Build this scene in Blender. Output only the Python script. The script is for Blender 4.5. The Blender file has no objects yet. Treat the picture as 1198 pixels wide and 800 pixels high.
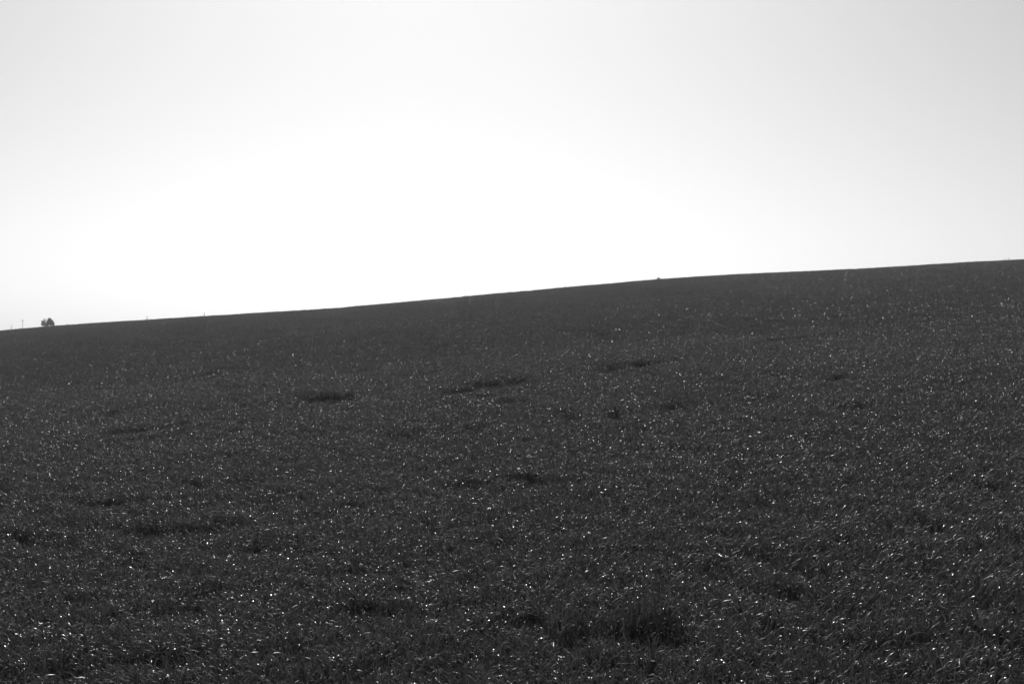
import bpy, math, random
import numpy as np
R = math.radians
rng = np.random.default_rng(11)
random.seed(5)
S = bpy.context.scene
COL = S.collection

# ------------------------------------------------------------------ tuning
SUN_ELEV, SUN_AZ = 38.0, -5.0            # degrees; azimuth from +Y, negative = left
SUN_STRENGTH, SKY_STRENGTH, EXPOSURE, HAZE = 3.2, 0.10, 0.0, 3.4e-4
H_CAM = 2.0
F = 1198 * 50 / 36.0                      # focal length in photo pixels
PITCH = math.atan(30 / F)

# ------------------------------------------------------------------ camera maths
cp, sp = math.cos(PITCH), math.sin(PITCH)
def ray(px, py):
    a, b = (px - 599) / F, (400 - py) / F
    return np.array([a, cp - b * sp, sp + b * cp])
def project(P):
    X, Y, Z = P[..., 0], P[..., 1], P[..., 2]
    d = Y * cp + Z * sp
    v = -Y * sp + Z * cp
    return 599 + F * X / d, 400 - F * v / d

# ------------------------------------------------------------------ terrain
SKY_PTS = [(-200, 402), (0, 386.5), (55, 381.3), (130, 376), (240, 369.3), (300, 365.5), (385, 361), (440, 355.8), (500, 350.4),
           (600, 341.2), (700, 332.2), (740, 328.8), (770, 326.2), (800, 324), (860, 320.4), (950, 316.5),
           (1020, 313.2), (1100, 308.2), (1150, 305.3), (1198, 303), (1400, 290)]
_d = np.array([ray(*p) for p in SKY_PTS])
_u, _t = _d[:, 0] / _d[:, 1], _d[:, 2] / _d[:, 1]
CROP_H = 0.29
# straight plane part  a*X + b*Y, rest of the skyline goes into the gentle undulation dm
a_, b_ = np.polyfit(_u, _t, 1)
def base(X, Y):
    fall = 5.0e-5 * Y * np.abs(Y)
    fall = np.where(Y > 0, 60 * np.tanh(5.0e-5 * Y * Y / 60), 0)
    return -H_CAM + a_ * 500 * np.tanh(X / 500) + b_ * 600 * np.tanh(Y / 600) - fall
UU = np.linspace(-0.62, 0.62, 249)
YY = np.linspace(40, 900, 1700)
_g = np.array([np.max((base(u * YY, YY) + CROP_H * 0.9) / YY) for u in UU])
_tt = np.interp(UU, _u, _t)
_tt = np.where(UU < _u[0], _t[0] + a_ * (UU - _u[0]), np.where(UU > _u[-1], _t[-1] + a_ * (UU - _u[-1]), _tt))
_dm = _tt - _g
ker = np.hanning(9); ker /= ker.sum()
_dm = np.convolve(np.pad(_dm, 4, mode='edge'), ker, mode='valid')

def vnoise(X, Y, cell, seed):
    X = np.asarray(X, float) / cell; Y = np.asarray(Y, float) / cell
    i, j = np.floor(X).astype(np.int64), np.floor(Y).astype(np.int64)
    fx, fy = X - i, Y - j
    fx, fy = fx * fx * (3 - 2 * fx), fy * fy * (3 - 2 * fy)
    def h(a, b):
        n = (a * 374761393 + b * 668265263 + seed * 1442695041) & 0xffffffff
        n = ((n ^ (n >> 13)) * 1274126177) & 0xffffffff
        return ((n ^ (n >> 16)) & 0xffff) / 65535.0
    return (h(i, j) * (1 - fx) + h(i + 1, j) * fx) * (1 - fy) + (h(i, j + 1) * (1 - fx) + h(i + 1, j + 1) * fx) * fy - 0.5

def ground(X, Y):
    X = np.asarray(X, float); Y = np.asarray(Y, float)
    u = X / np.maximum(Y, 1.0)
    dm = np.interp(u, UU, _dm)
    Yp = np.where(Y > 0, 700 * np.tanh(Y / 700), 0)
    z = base(X, Y) + dm * Y * (Y > 0)
    fade = np.clip((150 - Y) / 60, 0, 1) * np.clip((Y + 20) / 20, 0, 1)
    z = z + fade * (0.04 * vnoise(X, Y, 3.1, 3) + 0.05 * vnoise(X, Y, 9.0, 4))
    return z
def hit(px, py, lift=0.0):
    d = ray(px, py)
    t = np.concatenate([np.arange(2, 60, 0.02), np.arange(60, 400, 0.1)])
    P = d[None] * t[:, None]
    below = P[:, 2] < ground(P[:, 0], P[:, 1]) + lift
    k = np.argmax(below) if below.any() else len(t) - 1
    p = P[k]
    return np.array([p[0], p[1], float(ground(p[0], p[1]))])

# ------------------------------------------------------------------ helpers
def tag(o, label=None, cat=None, group=None, kind=None):
    if label: o['label'] = label
    if cat: o['category'] = cat
    if group: o['group'] = group
    if kind: o['kind'] = kind
    return o
def mesh(name, V, Fc, mat, smooth=True):
    me = bpy.data.meshes.new(name)
    me.from_pydata([tuple(v) for v in V], [], [tuple(f) for f in Fc])
    me.materials.append(mat)
    if smooth: me.polygons.foreach_set('use_smooth', [True] * len(me.polygons))
    me.update()
    return me
def qmesh(name, V, Q, mat):
    V = np.ascontiguousarray(V, dtype=np.float32); Q = np.ascontiguousarray(Q, dtype=np.int32)
    me = bpy.data.meshes.new(name)
    me.vertices.add(len(V)); me.vertices.foreach_set('co', V.ravel())
    me.loops.add(Q.size); me.loops.foreach_set('vertex_index', Q.ravel())
    me.polygons.add(len(Q)); me.polygons.foreach_set('loop_start', np.arange(0, Q.size, 4, dtype=np.int32))
    me.polygons.foreach_set('use_smooth', np.ones(len(Q), bool))
    me.update(calc_edges=True); me.validate()
    me.materials.append(mat)
    return me
def obj(name, me, parent=None, loc=None):
    o = bpy.data.objects.new(name, me); COL.objects.link(o)
    if parent: o.parent = parent
    if loc is not None: o.location = loc
    return o
def empty(name, loc):
    o = bpy.data.objects.new(name, None); COL.objects.link(o); o.location = loc
    o.empty_display_size = 0.3
    return o
def tube(path, radii, n=8, cap=True):
    path = np.array(path, float); V = []; Q = []
    for i, p in enumerate(path):
        t = path[min(i + 1, len(path) - 1)] - path[max(i - 1, 0)]; t /= np.linalg.norm(t) + 1e-9
        a = np.cross(t, [0, 1, 0.13]); a /= np.linalg.norm(a); b = np.cross(t, a)
        for k in range(n):
            w = 2 * math.pi * k / n
            V.append(p + radii[i] * (math.cos(w) * a + math.sin(w) * b))
    for i in range(len(path) - 1):
        for k in range(n):
            Q.append((i * n + k, i * n + (k + 1) % n, (i + 1) * n + (k + 1) % n, (i + 1) * n + k))
    if cap:
        Q.append(tuple(range(n - 1, -1, -1))); m = (len(path) - 1) * n
        Q.append(tuple(range(m, m + n)))
    return V, Q
def merge(parts):
    V, Fc = [], []
    for v, f in parts:
        o = len(V); V += [tuple(p) for p in v]; Fc += [tuple(i + o for i in q) for q in f]
    return V, Fc
def box(cx, cy, cz, sx, sy, sz):
    V = [(cx + x * sx / 2, cy + y * sy / 2, cz + z * sz / 2) for z in (-1, 1) for y in (-1, 1) for x in (-1, 1)]
    return V, [(0, 2, 3, 1), (4, 5, 7, 6), (0, 1, 5, 4), (2, 6, 7, 3), (0, 4, 6, 2), (1, 3, 7, 5)]

# ------------------------------------------------------------------ materials
GLOSS_SHARE = 0.22       # part of the leaves that is waxy and shining
def new_mat(name):
    m = bpy.data.materials.new(name); m.use_nodes = True
    nt = m.node_tree; nt.nodes.clear()
    return m, nt, nt.nodes, nt.links
def leaf_mat(name, lo, hi, rough, trans, spec=0.5):
    m, nt, N, L = new_mat(name)
    out = N.new('ShaderNodeOutputMaterial')
    geo = N.new('ShaderNodeNewGeometry'); oi = N.new('ShaderNodeObjectInfo')
    mix = N.new('ShaderNodeMath'); mix.operation = 'ADD'
    L.new(geo.outputs['Random Per Island'], mix.inputs[0]); L.new(oi.outputs['Random'], mix.inputs[1])
    fr = N.new('ShaderNodeMath'); fr.operation = 'FRACT'; L.new(mix.outputs[0], fr.inputs[0])
    rmp = N.new('ShaderNodeMapRange'); L.new(fr.outputs[0], rmp.inputs['Value'])
    rmp.inputs['To Min'].default_value = lo; rmp.inputs['To Max'].default_value = hi
    pw = N.new('ShaderNodeMath'); pw.operation = 'MULTIPLY'; pw.inputs[1].default_value = 7.31
    L.new(geo.outputs['Random Per Island'], pw.inputs[0])
    f2 = N.new('ShaderNodeMath'); f2.operation = 'FRACT'; L.new(pw.outputs[0], f2.inputs[0])
    rr = N.new('ShaderNodeMapRange'); rr.interpolation_type = 'SMOOTHSTEP'; L.new(f2.outputs[0], rr.inputs['Value'])
    rr.inputs['From Min'].default_value = GLOSS_SHARE - 0.08; rr.inputs['From Max'].default_value = GLOSS_SHARE + 0.16
    rr.inputs['To Min'].default_value = rough - 0.12; rr.inputs['To Max'].default_value = rough + 0.28
    sv = N.new('ShaderNodeMapRange'); L.new(f2.outputs[0], sv.inputs['Value'])
    sv.inputs['From Min'].default_value = GLOSS_SHARE - 0.08; sv.inputs['From Max'].default_value = GLOSS_SHARE + 0.16
    sv.inputs['To Min'].default_value = spec * 1.6; sv.inputs['To Max'].default_value = spec * 0.6
    p = N.new('ShaderNodeBsdfPrincipled')
    L.new(rmp.outputs[0], p.inputs['Base Color']); L.new(rr.outputs[0], p.inputs['Roughness'])
    L.new(sv.outputs[0], p.inputs['Specular IOR Level'])
    t = N.new('ShaderNodeBsdfTranslucent'); L.new(rmp.outputs[0], t.inputs['Color'])
    ms = N.new('ShaderNodeMixShader'); ms.inputs[0].default_value = trans
    L.new(p.outputs[0], ms.inputs[1]); L.new(t.outputs[0], ms.inputs[2])
    L.new(ms.outputs[0], out.inputs['Surface'])
    return m
def noise_mat(name, lo, hi, scale, rough=0.9, bump=0.0, stretch=(1, 1, 1)):
    m, nt, N, L = new_mat(name)
    out = N.new('ShaderNodeOutputMaterial'); p = N.new('ShaderNodeBsdfPrincipled')
    tc = N.new('ShaderNodeTexCoord'); mp = N.new('ShaderNodeMapping'); mp.inputs['Scale'].default_value = stretch
    L.new(tc.outputs['Object'], mp.inputs['Vector'])
    nz = N.new('ShaderNodeTexNoise'); nz.inputs['Scale'].default_value = scale; nz.inputs['Detail'].default_value = 8
    L.new(mp.outputs[0], nz.inputs['Vector'])
    r = N.new('ShaderNodeMapRange'); r.inputs['From Min'].default_value = 0.3; r.inputs['From Max'].default_value = 0.7
    r.inputs['To Min'].default_value = lo; r.inputs['To Max'].default_value = hi
    L.new(nz.outputs['Fac'], r.inputs['Value']); L.new(r.outputs[0], p.inputs['Base Color'])
    p.inputs['Roughness'].default_value = rough; p.inputs['Specular IOR Level'].default_value = 0.2
    if bump:
        b = N.new('ShaderNodeBump'); b.inputs['Strength'].default_value = bump; b.inputs['Distance'].default_value = 0.05
        L.new(nz.outputs['Fac'], b.inputs['Height']); L.new(b.outputs[0], p.inputs['Normal'])
    L.new(p.outputs[0], out.inputs['Surface'])
    return m
M_CROP = leaf_mat('crop_leaf', 0.06, 0.15, 0.38, 0.22, 0.5)
M_WEED = leaf_mat('weed_leaf', 0.05, 0.09, 0.32, 0.2)
M_BUSH = leaf_mat('bush_leaf', 0.04, 0.08, 0.5, 0.25, 0.3)
M_DRY = leaf_mat('dry_stalk', 0.16, 0.26, 0.45, 0.2)
M_DRYWEED = leaf_mat('skyline_weed', 0.08, 0.14, 0.5, 0.3)
M_SOIL = noise_mat('soil', 0.03, 0.055, 6.0, 0.95, 0.6)
M_BARK = noise_mat('bark', 0.06, 0.12, 4.0, 0.9, 0.4, (1, 1, 0.2))
M_WOOD = noise_mat('weathered_wood', 0.12, 0.2, 5.0, 0.85, 0.3, (1, 1, 0.1))
M_CERAM = noise_mat('ceramic', 0.3, 0.4, 3.0, 0.3)

# ------------------------------------------------------------------ ground sheet
def axis(a, b, fine, far):
    pts = [0.0]; step = fine
    while pts[-1] < b: pts.append(pts[-1] + step); step = min(step * 1.035, far)
    neg = [0.0]; step = fine
    while neg[-1] > a: neg.append(neg[-1] - step); step = min(step * 1.12, far)
    return np.array(neg[::-1][:-1] + pts)
xs = axis(-2500, 2500, 0.4, 90); xs = np.sort(np.concatenate([-axis(0, 2500, 0.4, 90)[1:], axis(0, 2500, 0.4, 90)]))
xs = np.unique(np.round(xs, 4))
ys = axis(-400, 2500, 0.4, 90)
GX, GY = np.meshgrid(xs, ys)
V = np.stack([GX, GY, ground(GX, GY)], -1).reshape(-1, 3)
nx, ny = len(xs), len(ys)
V_ground_min, V_ground_max = V[:, 2].min(), V[:, 2].max(); print('ground z', V_ground_min, V_ground_max)
ii, jj = np.meshgrid(np.arange(nx - 1), np.arange(ny - 1))
k0 = (jj * nx + ii).ravel()
ground_o = obj('ground', qmesh('ground', V, np.stack([k0, k0 + 1, k0 + nx + 1, k0 + nx], -1), M_SOIL))
tag(ground_o, 'bare dark soil of the sloping field under the crop', 'ground', kind='structure')

# ------------------------------------------------------------------ blades
def blades(base_p, az, th0, curv, length, width, twist, seg=6, fold=True, ovate=False):
    n = len(az)
    s = np.linspace(0, 1, seg + 1)
    th = th0[:, None] + curv[:, None] * s[None] ** 1.6
    ds = length / seg
    dx = np.sin(th) * ds[:, None]; dz = np.cos(th) * ds[:, None]
    r = np.concatenate([np.zeros((n, 1)), np.cumsum(0.5 * (dx[:, 1:] + dx[:, :-1]), 1)], 1)
    z = np.concatenate([np.zeros((n, 1)), np.cumsum(0.5 * (dz[:, 1:] + dz[:, :-1]), 1)], 1)
    ca, sa = np.cos(az)[:, None], np.sin(az)[:, None]
    C = np.stack([base_p[:, 0:1] + r * ca, base_p[:, 1:2] + r * sa, base_p[:, 2:3] + z], -1)
    T = np.stack([np.sin(th) * ca, np.sin(th) * sa, np.cos(th)], -1)
    side0 = np.stack([-sa, ca, np.zeros_like(sa)], -1) * np.ones((1, seg + 1, 1))
    nor0 = np.cross(side0, T)
    tw = twist[:, None] * s[None]
    side = side0 * np.cos(tw)[..., None] + nor0 * np.sin(tw)[..., None]
    nor = np.cross(side, T)
    if ovate: prof = np.sin(np.pi * np.clip(s * 0.93 + 0.05, 0, 1)) ** 0.8
    else: prof = np.clip(np.minimum(0.55 + 1.6 * s, 1.0) * (1 - s ** 3.2), 0.03, 1)
    w = (width[:, None] * 0.5 * prof[None])[..., None]
    if fold:
        A = C - side * w + nor * w * 0.25; B = C - nor * w * 0.2; D = C + side * w + nor * w * 0.25
        V = np.stack([A, B, D], 2); m = 3
    else:
        V = np.stack([C - side * w, C + side * w], 2); m = 2
    V = V.reshape(-1, 3)
    q = []
    for i in range(seg):
        for k in range(m - 1):
            q.append([i * m + k, i * m + k + 1, (i + 1) * m + k + 1, (i + 1) * m + k])
    q = np.array(q)
    Q = (np.arange(n)[:, None, None] * ((seg + 1) * m) + q[None]).reshape(-1, 4)
    return V, Q
def cat(parts):
    Vs, Qs, o = [], [], 0
    for v, q in parts:
        Vs.append(v); Qs.append(q + o); o += len(v)
    return np.concatenate(Vs), np.concatenate(Qs)

def crop_clump(name, radius, tillers, seg, fold, wscale=1.0, leaves=5, hs=1.0, arch=1.0, broad=1.0):
    U = rng.uniform
    rr = radius * np.sqrt(U(0, 1, tillers)); aa = U(0, 2 * np.pi, tillers)
    bx, by = rr * np.cos(aa), rr * np.sin(aa)
    hgt = U(0.72, 1.08, tillers)
    lean_az = U(0, 2 * np.pi, tillers); lean = U(0.02, 0.3, tillers)
    parts = []
    # standing culms
    bp = np.stack([bx, by, np.zeros(tillers)], -1)
    parts.append(blades(bp, lean_az, lean, U(-0.05, 0.25, tillers), hs * hgt * 0.20, np.full(tillers, 0.004 * wscale), U(-1, 1, tillers), max(2, seg // 2), False))
    for k in range(leaves):
        f = (k + 0.6) / leaves
        h0 = hs * hgt * 0.165 * f
        p = np.stack([bx + np.cos(lean_az) * h0 * lean, by + np.sin(lean_az) * h0 * lean, h0], -1)
        az = U(0, 2 * np.pi, tillers)
        parts.append(blades(p, az, U(0.05, 0.55, tillers) * arch, U(0.3, 2.3, tillers) * arch, (0.4 + 0.6 * hs) * hgt * U(0.06, 0.16, tillers),
                            U(0.006, 0.0115, tillers) * wscale, U(-1.6, 1.6, tillers), seg, fold))
    # a few short broad leaves low in the stand
    nb = max(3, tillers // 2)
    r2 = radius * np.sqrt(U(0, 1, nb)); a2 = U(0, 2 * np.pi, nb)
    p = np.stack([r2 * np.cos(a2), r2 * np.sin(a2), hs * U(0.05, 0.20, nb)], -1)
    parts.append(blades(p, U(0, 2 * np.pi, nb), U(0.5, 1.3, nb), U(0.2, 0.9, nb), broad * U(0.03, 0.07, nb), broad * U(0.010, 0.018, nb) * wscale, U(-0.6, 0.6, nb), max(3, seg - 2), fold, True))
    V, Q = cat(parts)
    return bpy.data.objects.new(name, qmesh(name, V, Q, M_CROP))

SRC = bpy.data.collections.new('crop_clump_sources')
src = []
for k in range(6): src.append(crop_clump('crop_clump_%02d' % len(src), 0.22, 36, 7, True, 1.05, broad=1.2))
for k in range(5): src.append(crop_clump('crop_clump_%02d' % len(src), 0.42, 120, 4, False, 1.0, broad=0.85))
for k in range(5): src.append(crop_clump('crop_clump_%02d' % len(src), 0.74, 280, 3, False, 1.0, 4, broad=0.85))
for k in range(3): src.append(crop_clump('crop_clump_%02d' % len(src), 0.26, 70, 5, True, 1.0, 4, 0.4, 0.45))
for k in range(3): src.append(crop_clump('crop_clump_%02d' % len(src), 0.50, 170, 3, False, 1.1, 4, 0.4, 0.45))
for k in range(2): src.append(crop_clump('crop_clump_%02d' % len(src), 0.85, 340, 2, False, 1.1, 4, 0.4, 0.45))
for o in src: SRC.objects.link(o)

# ------------------------------------------------------------------ where the crop stands
GAPS = [  # thin or trampled places, photo pixels of their middle, half width, half height
    (368, 469, 26, 6), (405, 466, 26, 3.5), (580, 451, 44, 6), (528, 460, 16, 5), (710, 433, 14, 4), (748, 428, 40, 3.5), (660, 493, 11, 8), (722, 488, 17, 6),
    (478, 512, 20, 4), (523, 508, 12, 7), (560, 506, 18, 4), (785, 479, 22, 4), (240, 620, 80, 5), (165, 624, 26, 6), (365, 609, 16, 4), (25, 635, 14, 5),
    (716, 748, 88, 13), (782, 741, 28, 14), (648, 752, 28, 10), (705, 757, 30, 6), (565, 680, 14, 7), (1030, 620, 26, 6), (1085, 617, 16, 5),
    (235, 569, 14, 3), (285, 566, 22, 4), (1000, 477, 20, 3), (1090, 454, 16, 3), 
    (790, 375, 10, 2.5), (771, 344, 5, 2), (330, 389, 5, 2), 
    (240, 402, 10, 3), (440, 390, 9, 2), (402, 380, 4, 2), (1160, 705, 22, 9), (1075, 730, 18, 6), (1040, 755, 32, 7), (60, 705, 32, 5), (120, 705, 20, 4),
    (60, 785, 40, 6), (240, 770, 40, 5), (330, 760, 26, 5), (420, 780, 26, 6), (930, 690, 36, 7), (985, 715, 26, 6), 
    (880, 470, 20, 3), (300, 640, 20, 6), (15, 632, 12, 6), (620, 340, 6, 1.5), (820, 360, 6, 1.5), (500, 400, 14, 2), (700, 395, 12, 2)]
pts, idx, rot, scl = [], [], [], []
def scatter(y0, y1, spacing, first, count, gapjit):
    ymax = y1
    n = int(((0.47 * (y1 ** 2 - y0 ** 2)) + 4 * (y1 - y0)) / spacing ** 2)
    gx = np.arange(-0.47 * y1 - 2, 0.47 * y1 + 2, spacing); gy = np.arange(y0 if y0 < 5 else y0, y1 + 6, spacing)
    X, Y = [a.ravel() for a in np.meshgrid(gx, gy)]
    X = X + rng.uniform(-.5, .5, len(X)) * spacing; Y = Y + rng.uniform(-.5, .5, len(Y)) * spacing
    ragged = Y + 5 * vnoise(X, Y, 1.7, 61)      # uneven seams between the belts of finer and coarser clumps
    keep = (np.abs(X) < 0.47 * Y + 2) & ((ragged > y0 + 3) | (y0 < 5)) & (ragged <= y1 + 3)
    X, Y = X[keep], Y[keep]
    Z = ground(X, Y)
    px, py = project(np.stack([X, Y, Z + 0.09], -1))
    h = 1.0 + 0.22 * vnoise(X, Y, 1.3, 21) + 0.25 * vnoise(X, Y, 4.5, 22) + rng.uniform(-0.24, 0.2, len(X)) * (1.0 if y1 < 50 else 1.5)
    h = np.where((rng.uniform(0, 1, len(X)) < 0.09) & (Y < 60), h * 0.5, h)
    h = h + np.clip((Y - 25) / 50, 0, 1) * np.clip((195 - Y) / 40, 0.25, 1.35) * (0.38 * vnoise(X + .3 * Y, Y * 2.2, 3.4, 41) + 0.3 * vnoise(X, Y * 1.5, 1.6, 42))
    # thin spots scattered through the drill rows: a little longer along X than Y
    n1 = vnoise(X, Y * 1.8, 0.9, 31) + 0.55 * vnoise(X, Y * 2, 2.6, 36)
    thin = n1 < -0.43
    h = np.where(thin, h * rng.uniform(0.4, 0.7, len(X)), h)
    brk = 0.5 + vnoise(px, py * 2.2, 15, 77)
    for gx_, gy_, a, b in GAPS:
        e = ((px - gx_) / (a * 1.15)) ** 2 + ((py - gy_ + 0.11 * (px - gx_)) / (b * 0.95 + 1.2)) ** 2
        m = e < (rng.uniform(0.7, 1.3, len(X)) * (0.85 + 0.3 * brk) if gy_ > 720 and a > 25 else rng.uniform(0.4, 1.5, len(X)) * (0.3 + 1.3 * brk))
        # the stand is lusher along the far rim of a hollow
        e2 = ((px - gx_) / (a * 1.05)) ** 2 + ((py - gy_ + 0.11 * (px - gx_) + b * 1.35) / (b * 0.8 + 1.0)) ** 2
        h = np.where((e2 < 1) & ~m & (h > 0.6), h + (0.28 if gy_ > 720 and a > 25 and b > 9 else 0.2), h)
        h = np.where(m, rng.uniform(0.14, 0.38 if y1 < 50 else 0.5, len(X)) if y1 < 125 else rng.uniform(0.3, 0.55, len(X)), h)
    h = np.maximum(h, 0.14); kp = h > 0
    X, Y, Z, h = X[kp], Y[kp], Z[kp], h[kp]
    n = len(X)
    pts.append(np.stack([X, Y, Z - 0.01], -1)); low = h < 0.62
    lf, lc = {0: (16, 3), 6: (19, 3), 11: (22, 2)}[first]
    idx.append(np.where(low, rng.integers(lf, lf + lc, n), rng.integers(first, first + count, n)))
    h = np.where(low, np.clip(h / 0.5, 0.32, 1.1), h)
    tx = 0.22 * vnoise(X, Y, 7.0, 51) + 0.35 * vnoise(X, Y, 1.7, 52) + rng.uniform(-.08, .08, n)
    ty = 0.3 * vnoise(X, Y, 8.0, 53) + 0.35 * vnoise(X, Y, 1.9, 54) + rng.uniform(-.08, .08, n)
    rz = rng.uniform(0, 6.283, n)     # the lean is a wind direction shared by neighbours
    ca_, sa_ = np.cos(rz), np.sin(rz)
    rot.append(np.stack([tx * ca_ + ty * sa_, -tx * sa_ + ty * ca_, rz], -1))
    w = 0.6 * rng.uniform(0.9, 1.15, n) * np.clip(h, 0.6, 1.1)
    scl.append(np.stack([w, w, 0.6 * h], -1))
scatter(3.0, 28, 0.14, 0, 6, 0)
scatter(28, 120, 0.285, 6, 5, 0)
scatter(120, 280, 0.5, 11, 5, 0)
pts, idx, rot, scl = np.concatenate(pts), np.concatenate(idx), np.concatenate(rot), np.concatenate(scl)
print('crop clumps', len(pts))
me = bpy.data.meshes.new('cereal_crop')
me.vertices.add(len(pts)); me.vertices.foreach_set('co', pts.astype(np.float32).ravel())
a = me.attributes.new('variant', 'INT', 'POINT'); a.data.foreach_set('value', idx.astype(np.int32))
a = me.attributes.new('turn', 'FLOAT_VECTOR', 'POINT'); a.data.foreach_set('vector', rot.astype(np.float32).ravel())
a = me.attributes.new('grow', 'FLOAT_VECTOR', 'POINT'); a.data.foreach_set('vector', scl.astype(np.float32).ravel())
me.update()
crop = obj('cereal_crop', me)
tag(crop, 'dense knee-low leafy crop covering the whole sloping field', 'crop', kind='stuff')
ng = bpy.data.node_groups.new('crop_stand', 'GeometryNodeTree')
ng.interface.new_socket('Geometry', in_out='INPUT', socket_type='NodeSocketGeometry')
ng.interface.new_socket('Geometry', in_out='OUTPUT', socket_type='NodeSocketGeometry')
N, L = ng.nodes, ng.links
gi, go = N.new('NodeGroupInput'), N.new('NodeGroupOutput')
ci = N.new('GeometryNodeCollectionInfo'); ci.inputs['Collection'].default_value = SRC
ci.inputs['Separate Children'].default_value = True; ci.inputs['Reset Children'].default_value = True
iop = N.new('GeometryNodeInstanceOnPoints'); iop.inputs['Pick Instance'].default_value = True
def named(nm, dt):
    n = N.new('GeometryNodeInputNamedAttribute'); n.data_type = dt; n.inputs['Name'].default_value = nm
    return n.outputs['Attribute']
e2r = N.new('FunctionNodeEulerToRotation')
L.new(named('turn', 'FLOAT_VECTOR'), e2r.inputs[0])
L.new(gi.outputs[0], iop.inputs['Points']); L.new(ci.outputs[0], iop.inputs['Instance'])
L.new(named('variant', 'INT'), iop.inputs['Instance Index']); L.new(e2r.outputs[0], iop.inputs['Rotation'])
L.new(named('grow', 'FLOAT_VECTOR'), iop.inputs['Scale']); L.new(iop.outputs[0], go.inputs[0])
md = crop.modifiers.new('crop_stand', 'NODES'); md.node_group = ng

# ------------------------------------------------------------------ skyline bush
def on_ray(px, Y):
    d = ray(px, 380); X = d[0] / d[1] * Y
    return np.array([X, Y, float(ground(X, Y))])
def z_at(py, Y): d = ray(599, py); return d[2] / d[1] * Y
def leaf_cloud(lobes, n, size):
    Vs, Qs = [], []
    w = np.array([l[3] * l[4] * l[5] for l in lobes]); w = w / w.sum()
    o = 0
    for (cx, cy, cz, ax, ay, az_), wt in zip(lobes, w):
        m = int(n * wt)
        d = rng.normal(size=(m, 3)); d /= np.linalg.norm(d, axis=1)[:, None]
        r = rng.uniform(0.35, 1.0, m) ** 0.6
        bumps = 1 + 0.28 * np.sin(d[:, 0] * 7 + cx * 3) * np.sin(d[:, 2] * 6 + cy) + rng.normal(0, 0.07, m)
        P = np.array([cx, cy, cz]) + d * (r * bumps)[:, None] * np.array([ax, ay, az_])
        t1 = rng.normal(size=(m, 3)); t1 /= np.linalg.norm(t1, axis=1)[:, None]
        t2 = np.cross(t1, rng.normal(size=(m, 3))); t2 /= np.linalg.norm(t2, axis=1)[:, None]
        s = size * rng.uniform(0.6, 1.3, m)[:, None]
        q = np.stack([P - t1 * s, P - t2 * s * .5, P + t1 * s, P + t2 * s * .5], 1)
        Vs.append(q.reshape(-1, 3)); Qs.append(np.arange(4 * m).reshape(m, 4) + o); o += 4 * m
    return np.concatenate(Vs), np.concatenate(Qs)
YB = 330.0
pb = on_ray(55.5, YB)
bush = empty('bush', pb)
tag(bush, 'dark round bush with two crowns standing on the left end of the skyline', 'bush')
top = z_at(371.8, YB) - pb[2]; bot = z_at(383.2, YB) - pb[2]
sx = YB / F                                # metres per photo pixel there
H = top - bot
lob = [(-4.6*sx, 0, bot + H*.42, 2.8*sx, 2.4*sx, H*.30), (-6.7*sx, .1, bot + H*.60, .8*sx, .9*sx, H*.15), (-4.3*sx, 0, bot + H*.80, .7*sx, .8*sx, H*.20),
       (-2.4*sx, .1, bot + H*.74, .75*sx, .8*sx, H*.18), (2.6*sx, 0, bot + H*.60, 2.9*sx, 2.8*sx, H*.36), (5.0*sx, .2, bot + H*.45, 2.5*sx, 2.3*sx, H*.33),
       (2.5*sx, -.1, bot + H*.88, 1.2*sx, 1.2*sx, H*.13), (.6*sx, -.2, bot + H*.40, 2.0*sx, 2.0*sx, H*.30), (-1.0*sx, .1, bot + H*.32, 2.0*sx, 2.0*sx, H*.26),
       (6.7*sx, 0, bot + H*.30, 1.6*sx, 1.5*sx, H*.24), (5.6*sx, -.1, bot + H*.74, .8*sx, .8*sx, H*.12)]
v, q = leaf_cloud(lob, 4200, 0.09)
obj('crown', qmesh('bush_crown', v, q, M_BUSH), bush)
parts = []
for (cx, cy, cz, ax, ay, az_) in lob:
    parts.append(tube([(cx * .25, cy * .3, -.05), (cx * .55, cy * .6, cz * .5), (cx, cy, cz)], [.06, .04, .012], 6))
V_, F_ = merge(parts)
obj('trunk', mesh('bush_stems', V_, F_, M_BARK), bush)
# small low shrub at its right foot
ps = on_ray(65.6, YB + 4); zt = z_at(378.8, YB + 4) - ps[2]
sb = empty('low_shrub', ps); tag(sb, 'tiny low shrub at the right foot of the bush on the skyline', 'shrub')
v, q = leaf_cloud([(0, 0, zt * .55, 1.3*sx, .3, zt * .42), (.3, 0, zt * .35, 1.2*sx, .25, zt * .3)], 320, 0.06)
obj('crown', qmesh('shrub_crown', v, q, M_BUSH), sb)
V_, F_ = merge([tube([(0, 0, -.03), (dx, 0, zt * .7)], [.02, .006], 5) for dx in (-.18, 0.05, .25)])
obj('trunk', mesh('shrub_stems', V_, F_, M_BARK), sb)

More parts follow.
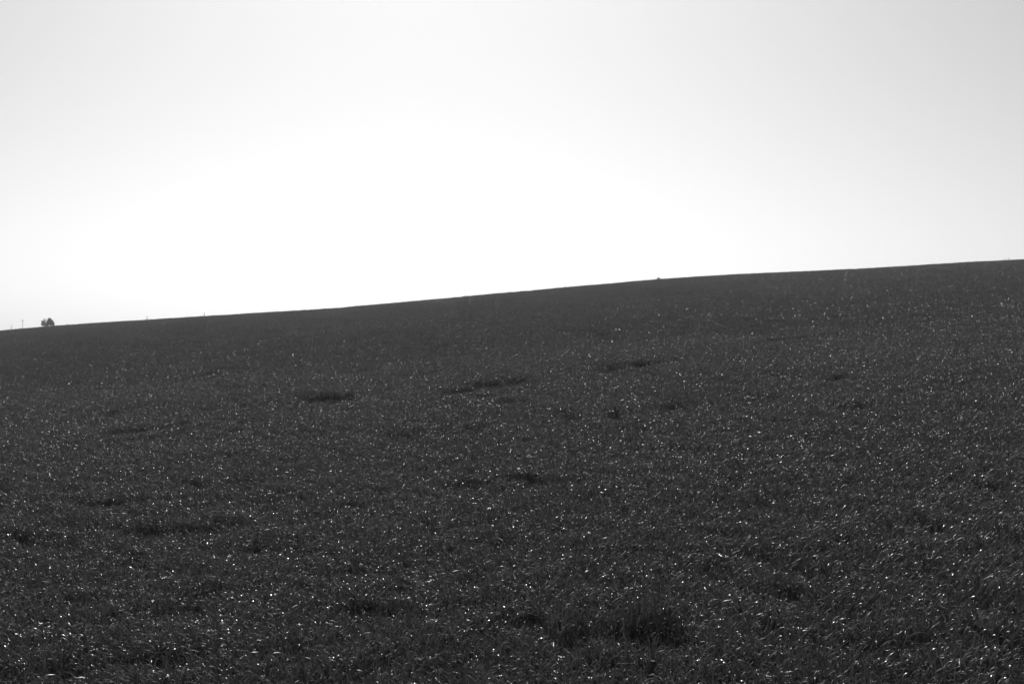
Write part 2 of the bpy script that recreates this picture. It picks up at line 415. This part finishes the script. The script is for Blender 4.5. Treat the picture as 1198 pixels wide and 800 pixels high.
# ------------------------------------------------------------------ utility poles far behind the crest
def pole(px, pytop, Y, label, r=0.095, arm=1.1):
    p = on_ray(px, Y); h = z_at(pytop, Y) - p[2]
    t = empty('utility_pole', p); tag(t, label, 'pole', 'poles of the line behind the hill')
    V_, F_ = tube([(0, 0, -.5), (0, 0, h * .5), (0, 0, h)], [r * 1.25, r * 1.1, r], 10)
    obj('post', mesh('pole_post', V_, F_, M_WOOD), t)
    V_, F_ = box(0, -r - .05, h - .35, arm, .1, .12)
    ca = obj('crossarm', mesh('pole_crossarm', V_, F_, M_WOOD, False), t)
    for dx in (-.45 * arm, 0, .45 * arm):
        z0 = h - .29 if dx else h
        yy = -r - .05 if dx else 0
        V_, F_ = tube([(dx, yy, z0), (dx, yy, z0 + .1), (dx, yy, z0 + .13), (dx, yy, z0 + .24)], [.02, .06, .045, .03], 8)
        obj('insulator', mesh('pole_insulator', V_, F_, M_CERAM), ca if dx else t)
pole(26.5, 374.2, 600, 'thin pole with a short crossarm left of the bush on the skyline')
p = on_ray(238.8, 260); h = z_at(365.9, 260) - p[2]
post = empty('fence_post', p); tag(post, 'short thin stake sticking up from the skyline right of the bush', 'post')
V_, F_ = tube([(0, 0, -.2), (0.01, 0, h * .5), (0.03, 0, h - .03), (0.03, 0, h)], [.06, .055, .05, .03], 8)
obj('shaft', mesh('stake_shaft', V_, F_, M_WOOD), post)
V_, F_ = tube([(0.03, 0, h - .22), (0.03, 0, h - .17)], [.066, .066], 8)
obj('wire_tie', mesh('stake_tie', V_, F_, M_CERAM), post)

# ------------------------------------------------------------------ weeds on the skyline
def tall_weed(px, pytop, Y, n, label, spread, mat=M_DRYWEED):
    p = on_ray(px, Y); h = z_at(pytop, Y) - p[2]
    t = empty('tall_weed', p); tag(t, label, 'weed', 'weeds standing above the crest')
    U = rng.uniform
    bp = np.zeros((n, 3)); bp[:, :2] = U(-.05, .05, (n, 2))
    v, q = blades(bp, U(0, 6.28, n), U(0, spread, n), U(0, .3, n), h * U(.75, 1.04, n), np.full(n, .022), U(-1, 1, n), 6, True)
    obj('stem', qmesh('weed_stems', v, q, mat), t)
    m = n * 10
    z = U(.45, 1.0, m) * h; r = spread * z * .6
    bp = np.stack([U(-1, 1, m) * r, U(-1, 1, m) * r, z], -1)
    v, q = blades(bp, U(0, 6.28, m), U(.3, 1.2, m), U(.2, 1, m), U(.04, .12, m), U(.012, .03, m), U(-1, 1, m), 4, True, True)
    obj('foliage', qmesh('weed_leaves', v, q, mat), t)
tall_weed(172, 369.6, 225, 8, 'wispy pale weed on the skyline between the bush and the stake', .28)
tall_weed(1176.5, 302.2, 200, 3, 'left of two faint weeds at the right end of the skyline', .12)
tall_weed(1180.5, 301.7, 200, 4, 'right and fuller of two faint weeds at the right end of the skyline', .2)
tall_weed(13.5, 379.0, 230, 7, 'faint wispy weed on the skyline left of the thin pole', .25)
# leaning grass tussock on the crest
YT = 196
p = on_ray(769, YT); zt = (z_at(324.1, YT) - p[2]) * 1.08
tus = obj('grass_tussock', None, loc=p)
tag(tus, 'pointed tussock of long grass leaning right on the middle of the skyline', 'tussock')
U = rng.uniform; n = 500
bp = np.stack([U(-.10, .65, n), U(-.2, .2, n), np.zeros(n)], -1)
k = 1 - np.clip((bp[:, 0] + .02) / .75, 0, 1) * .62
v, q = blades(bp, U(-.6, .6, n), U(0, .25, n), U(.1, .9, n), zt * k * U(.75, 1.12, n), U(.012, .02, n), U(-1, 1, n), 5, True)
obj('blades', qmesh('tussock_blades', v, q, M_WEED), tus)
v, q = blades(bp[:120] * [1, 1, 0], U(-.6, .6, 120), U(0, .2, 120), U(0, .4, 120), zt * k[:120] * U(.6, .95, 120), np.full(120, .006), U(-1, 1, 120), 4, False)
obj('stem', qmesh('tussock_stems', v, q, M_DRYWEED), tus)

# ------------------------------------------------------------------ broad-leaved weeds and bent stalks in the near crop
def rosette(px, py, label, n=9, s=1.0):
    p = hit(px, py, .12)
    t = empty('broadleaf_weed', p); t.scale = (.8, .8, .8); tag(t, label, 'weed', 'broad-leaved weeds in the near crop')
    V_, F_ = tube([(0, 0, -.02), (.005, 0, .14), (0, .01, .22)], [.004, .003, .002], 6)
    obj('stem', mesh('weed_stalk', V_, F_, M_WEED), t)
    for i in range(n):
        U = rng.uniform
        z = .22 - .12 * (i / n) + .01 * U()
        v, q = blades(np.array([[0, 0, z]]), np.array([i * 2.4 + U(-.3, .3)]), U(.55, .95, 1), U(.5, 1.1, 1), s * U(.05, .09, 1), s * U(.014, .024, 1), U(-.3, .3, 1), 8, True, True)
        obj('leaf', qmesh('weed_leaf_blade', v, q, M_WEED), t)
rosette(49, 744, 'glossy broad-leaved weed near the bottom left corner of the field')
rosette(83, 749, 'spreading broad-leaved weed just right of the glossy one at bottom left', 10, 1.15)
rosette(98, 755, 'smaller bright-leaved weed at bottom left, rightmost of three', 7, .85)
def stalk(px, py, label, az, bend, ln):
    p = hit(px, py, .13)
    t = empty('bent_grass_stalk', p); t.scale = (.7, .7, .7); tag(t, label, 'grass stalk', 'bent grass stalks in the near crop')
    s = np.linspace(0, 1, 10); th = .1 + bend * s ** 2
    x = np.concatenate([[0], np.cumsum(np.sin(th[1:]) * ln / 9)]); z = np.concatenate([[0], np.cumsum(np.cos(th[1:]) * ln / 9)])
    path = [(x_ * math.cos(az), x_ * math.sin(az), z_) for x_, z_ in zip(x, z)]
    V_, F_ = tube(path, list(np.linspace(.0032, .0018, 10)), 6)
    obj('stem', mesh('stalk_stem', V_, F_, M_DRY), t)
    for f, a2 in ((4, az + 1.2), (6, az - 1.0), (8, az + .3)):
        v, q = blades(np.array([path[f]]), np.array([a2]), np.array([.5]), np.array([1.7]), np.array([.13]), np.array([.008]), np.array([.8]), 7, True)
        obj('leaf', qmesh('stalk_leaf', v, q, M_WEED), t)
stalk(980, 748, 'pale stalk bending down right, leftmost of those near the lower right corner', 0.2, 1.5, .42)
stalk(1050, 748, 'short arched pale stalk in the middle of the lower right field', 0.1, 2.2, .40)
stalk(1079, 735, 'upright pale stalk with a hooked tip in the lower right field', 1.2, .9, .42)
stalk(1020, 757, 'low pale stalk leaning right below the arched one', 0.3, 1.9, .36)

# ------------------------------------------------------------------ thin summer haze
zlo, zhi = float(V_ground_min) - 1.0, max(float(V_ground_max), 12.0) + 1.0
bv, bf = box(0, (ys[0] + ys[-1]) / 2, (zlo + zhi) / 2, xs[-1] - xs[0] + 20, ys[-1] - ys[0] + 20, zhi - zlo)
mh, nt, N, L = new_mat('haze')
out = N.new('ShaderNodeOutputMaterial'); pv = N.new('ShaderNodeVolumePrincipled')
pv.inputs['Color'].default_value = (.97, .97, .97, 1); pv.inputs['Density'].default_value = HAZE; pv.inputs['Anisotropy'].default_value = 0.55
L.new(pv.outputs[0], out.inputs['Volume'])
hz = obj('haze', mesh('haze', bv, bf, mh, False)); tag(hz, 'thin even summer haze over the field', 'haze', kind='stuff')

# ------------------------------------------------------------------ sun, sky, camera
sd = np.array([math.sin(R(SUN_AZ)) * math.cos(R(SUN_ELEV)), math.cos(R(SUN_AZ)) * math.cos(R(SUN_ELEV)), math.sin(R(SUN_ELEV))])
sl = bpy.data.lights.new('sun', 'SUN'); sl.energy = SUN_STRENGTH; sl.angle = R(0.5); sl.color = (1, .99, .98)
so = bpy.data.objects.new('sun', sl); COL.objects.link(so)
from mathutils import Vector
so.rotation_euler = Vector(sd).to_track_quat('Z', 'Y').to_euler(); so.location = (0, 0, 60)
w = bpy.data.worlds.new('World'); S.world = w; w.use_nodes = True
N, L = w.node_tree.nodes, w.node_tree.links; N.clear()
out = N.new('ShaderNodeOutputWorld'); bg = N.new('ShaderNodeBackground')
sky = N.new('ShaderNodeTexSky'); sky.sky_type = 'NISHITA'; sky.sun_disc = False
sky.sun_elevation = R(SUN_ELEV); sky.sun_rotation = R(SUN_AZ); sky.dust_density = 2.0; sky.air_density = 1.0
bw = N.new('ShaderNodeRGBToBW'); L.new(sky.outputs[0], bw.inputs[0])
bg.inputs['Strength'].default_value = SKY_STRENGTH
def mth(op, a, b):
    n = N.new('ShaderNodeMath'); n.operation = op
    for i, v in enumerate((a, b)):
        if isinstance(v, (int, float)): n.inputs[i].default_value = v
        else: L.new(v, n.inputs[i])
    return n.outputs[0]
# glow gradient multiplied into the sky colour: paler towards the horizon, deeper upwards
tc = N.new('ShaderNodeTexCoord'); sx_ = N.new('ShaderNodeSeparateXYZ'); L.new(tc.outputs['Generated'], sx_.inputs[0])
x_ = sx_.outputs['X']; z_ = mth('MINIMUM', sx_.outputs['Z'], 0.3)
K = (0.988, 0.030, -0.07, -1.95, 2.9, 0.23)
g_ = mth('ADD', mth('MULTIPLY', x_, K[1]), mth('MULTIPLY', mth('MINIMUM', mth('MULTIPLY', x_, x_), 0.16), K[2]))
gz = mth('MULTIPLY', z_, mth('ADD', mth('ADD', mth('MULTIPLY', z_, K[4]), K[3]), mth('MULTIPLY', x_, K[5])))
g_ = mth('ADD', mth('ADD', g_, gz), K[0])
L.new(mth('MULTIPLY', bw.outputs[0], g_), bg.inputs['Color']); L.new(bg.outputs[0], out.inputs['Surface'])
cam = bpy.data.cameras.new('camera'); co = bpy.data.objects.new('camera', cam); COL.objects.link(co)
cam.lens = 50; cam.sensor_width = 36; cam.clip_end = 9000; cam.clip_start = 0.05
co.location = (0, 0, 0); co.rotation_euler = (math.pi / 2 + PITCH, 0, 0)
S.camera = co
S.view_settings.view_transform = 'Standard'; S.view_settings.look = 'None'
S.view_settings.exposure = EXPOSURE; S.view_settings.gamma = 1
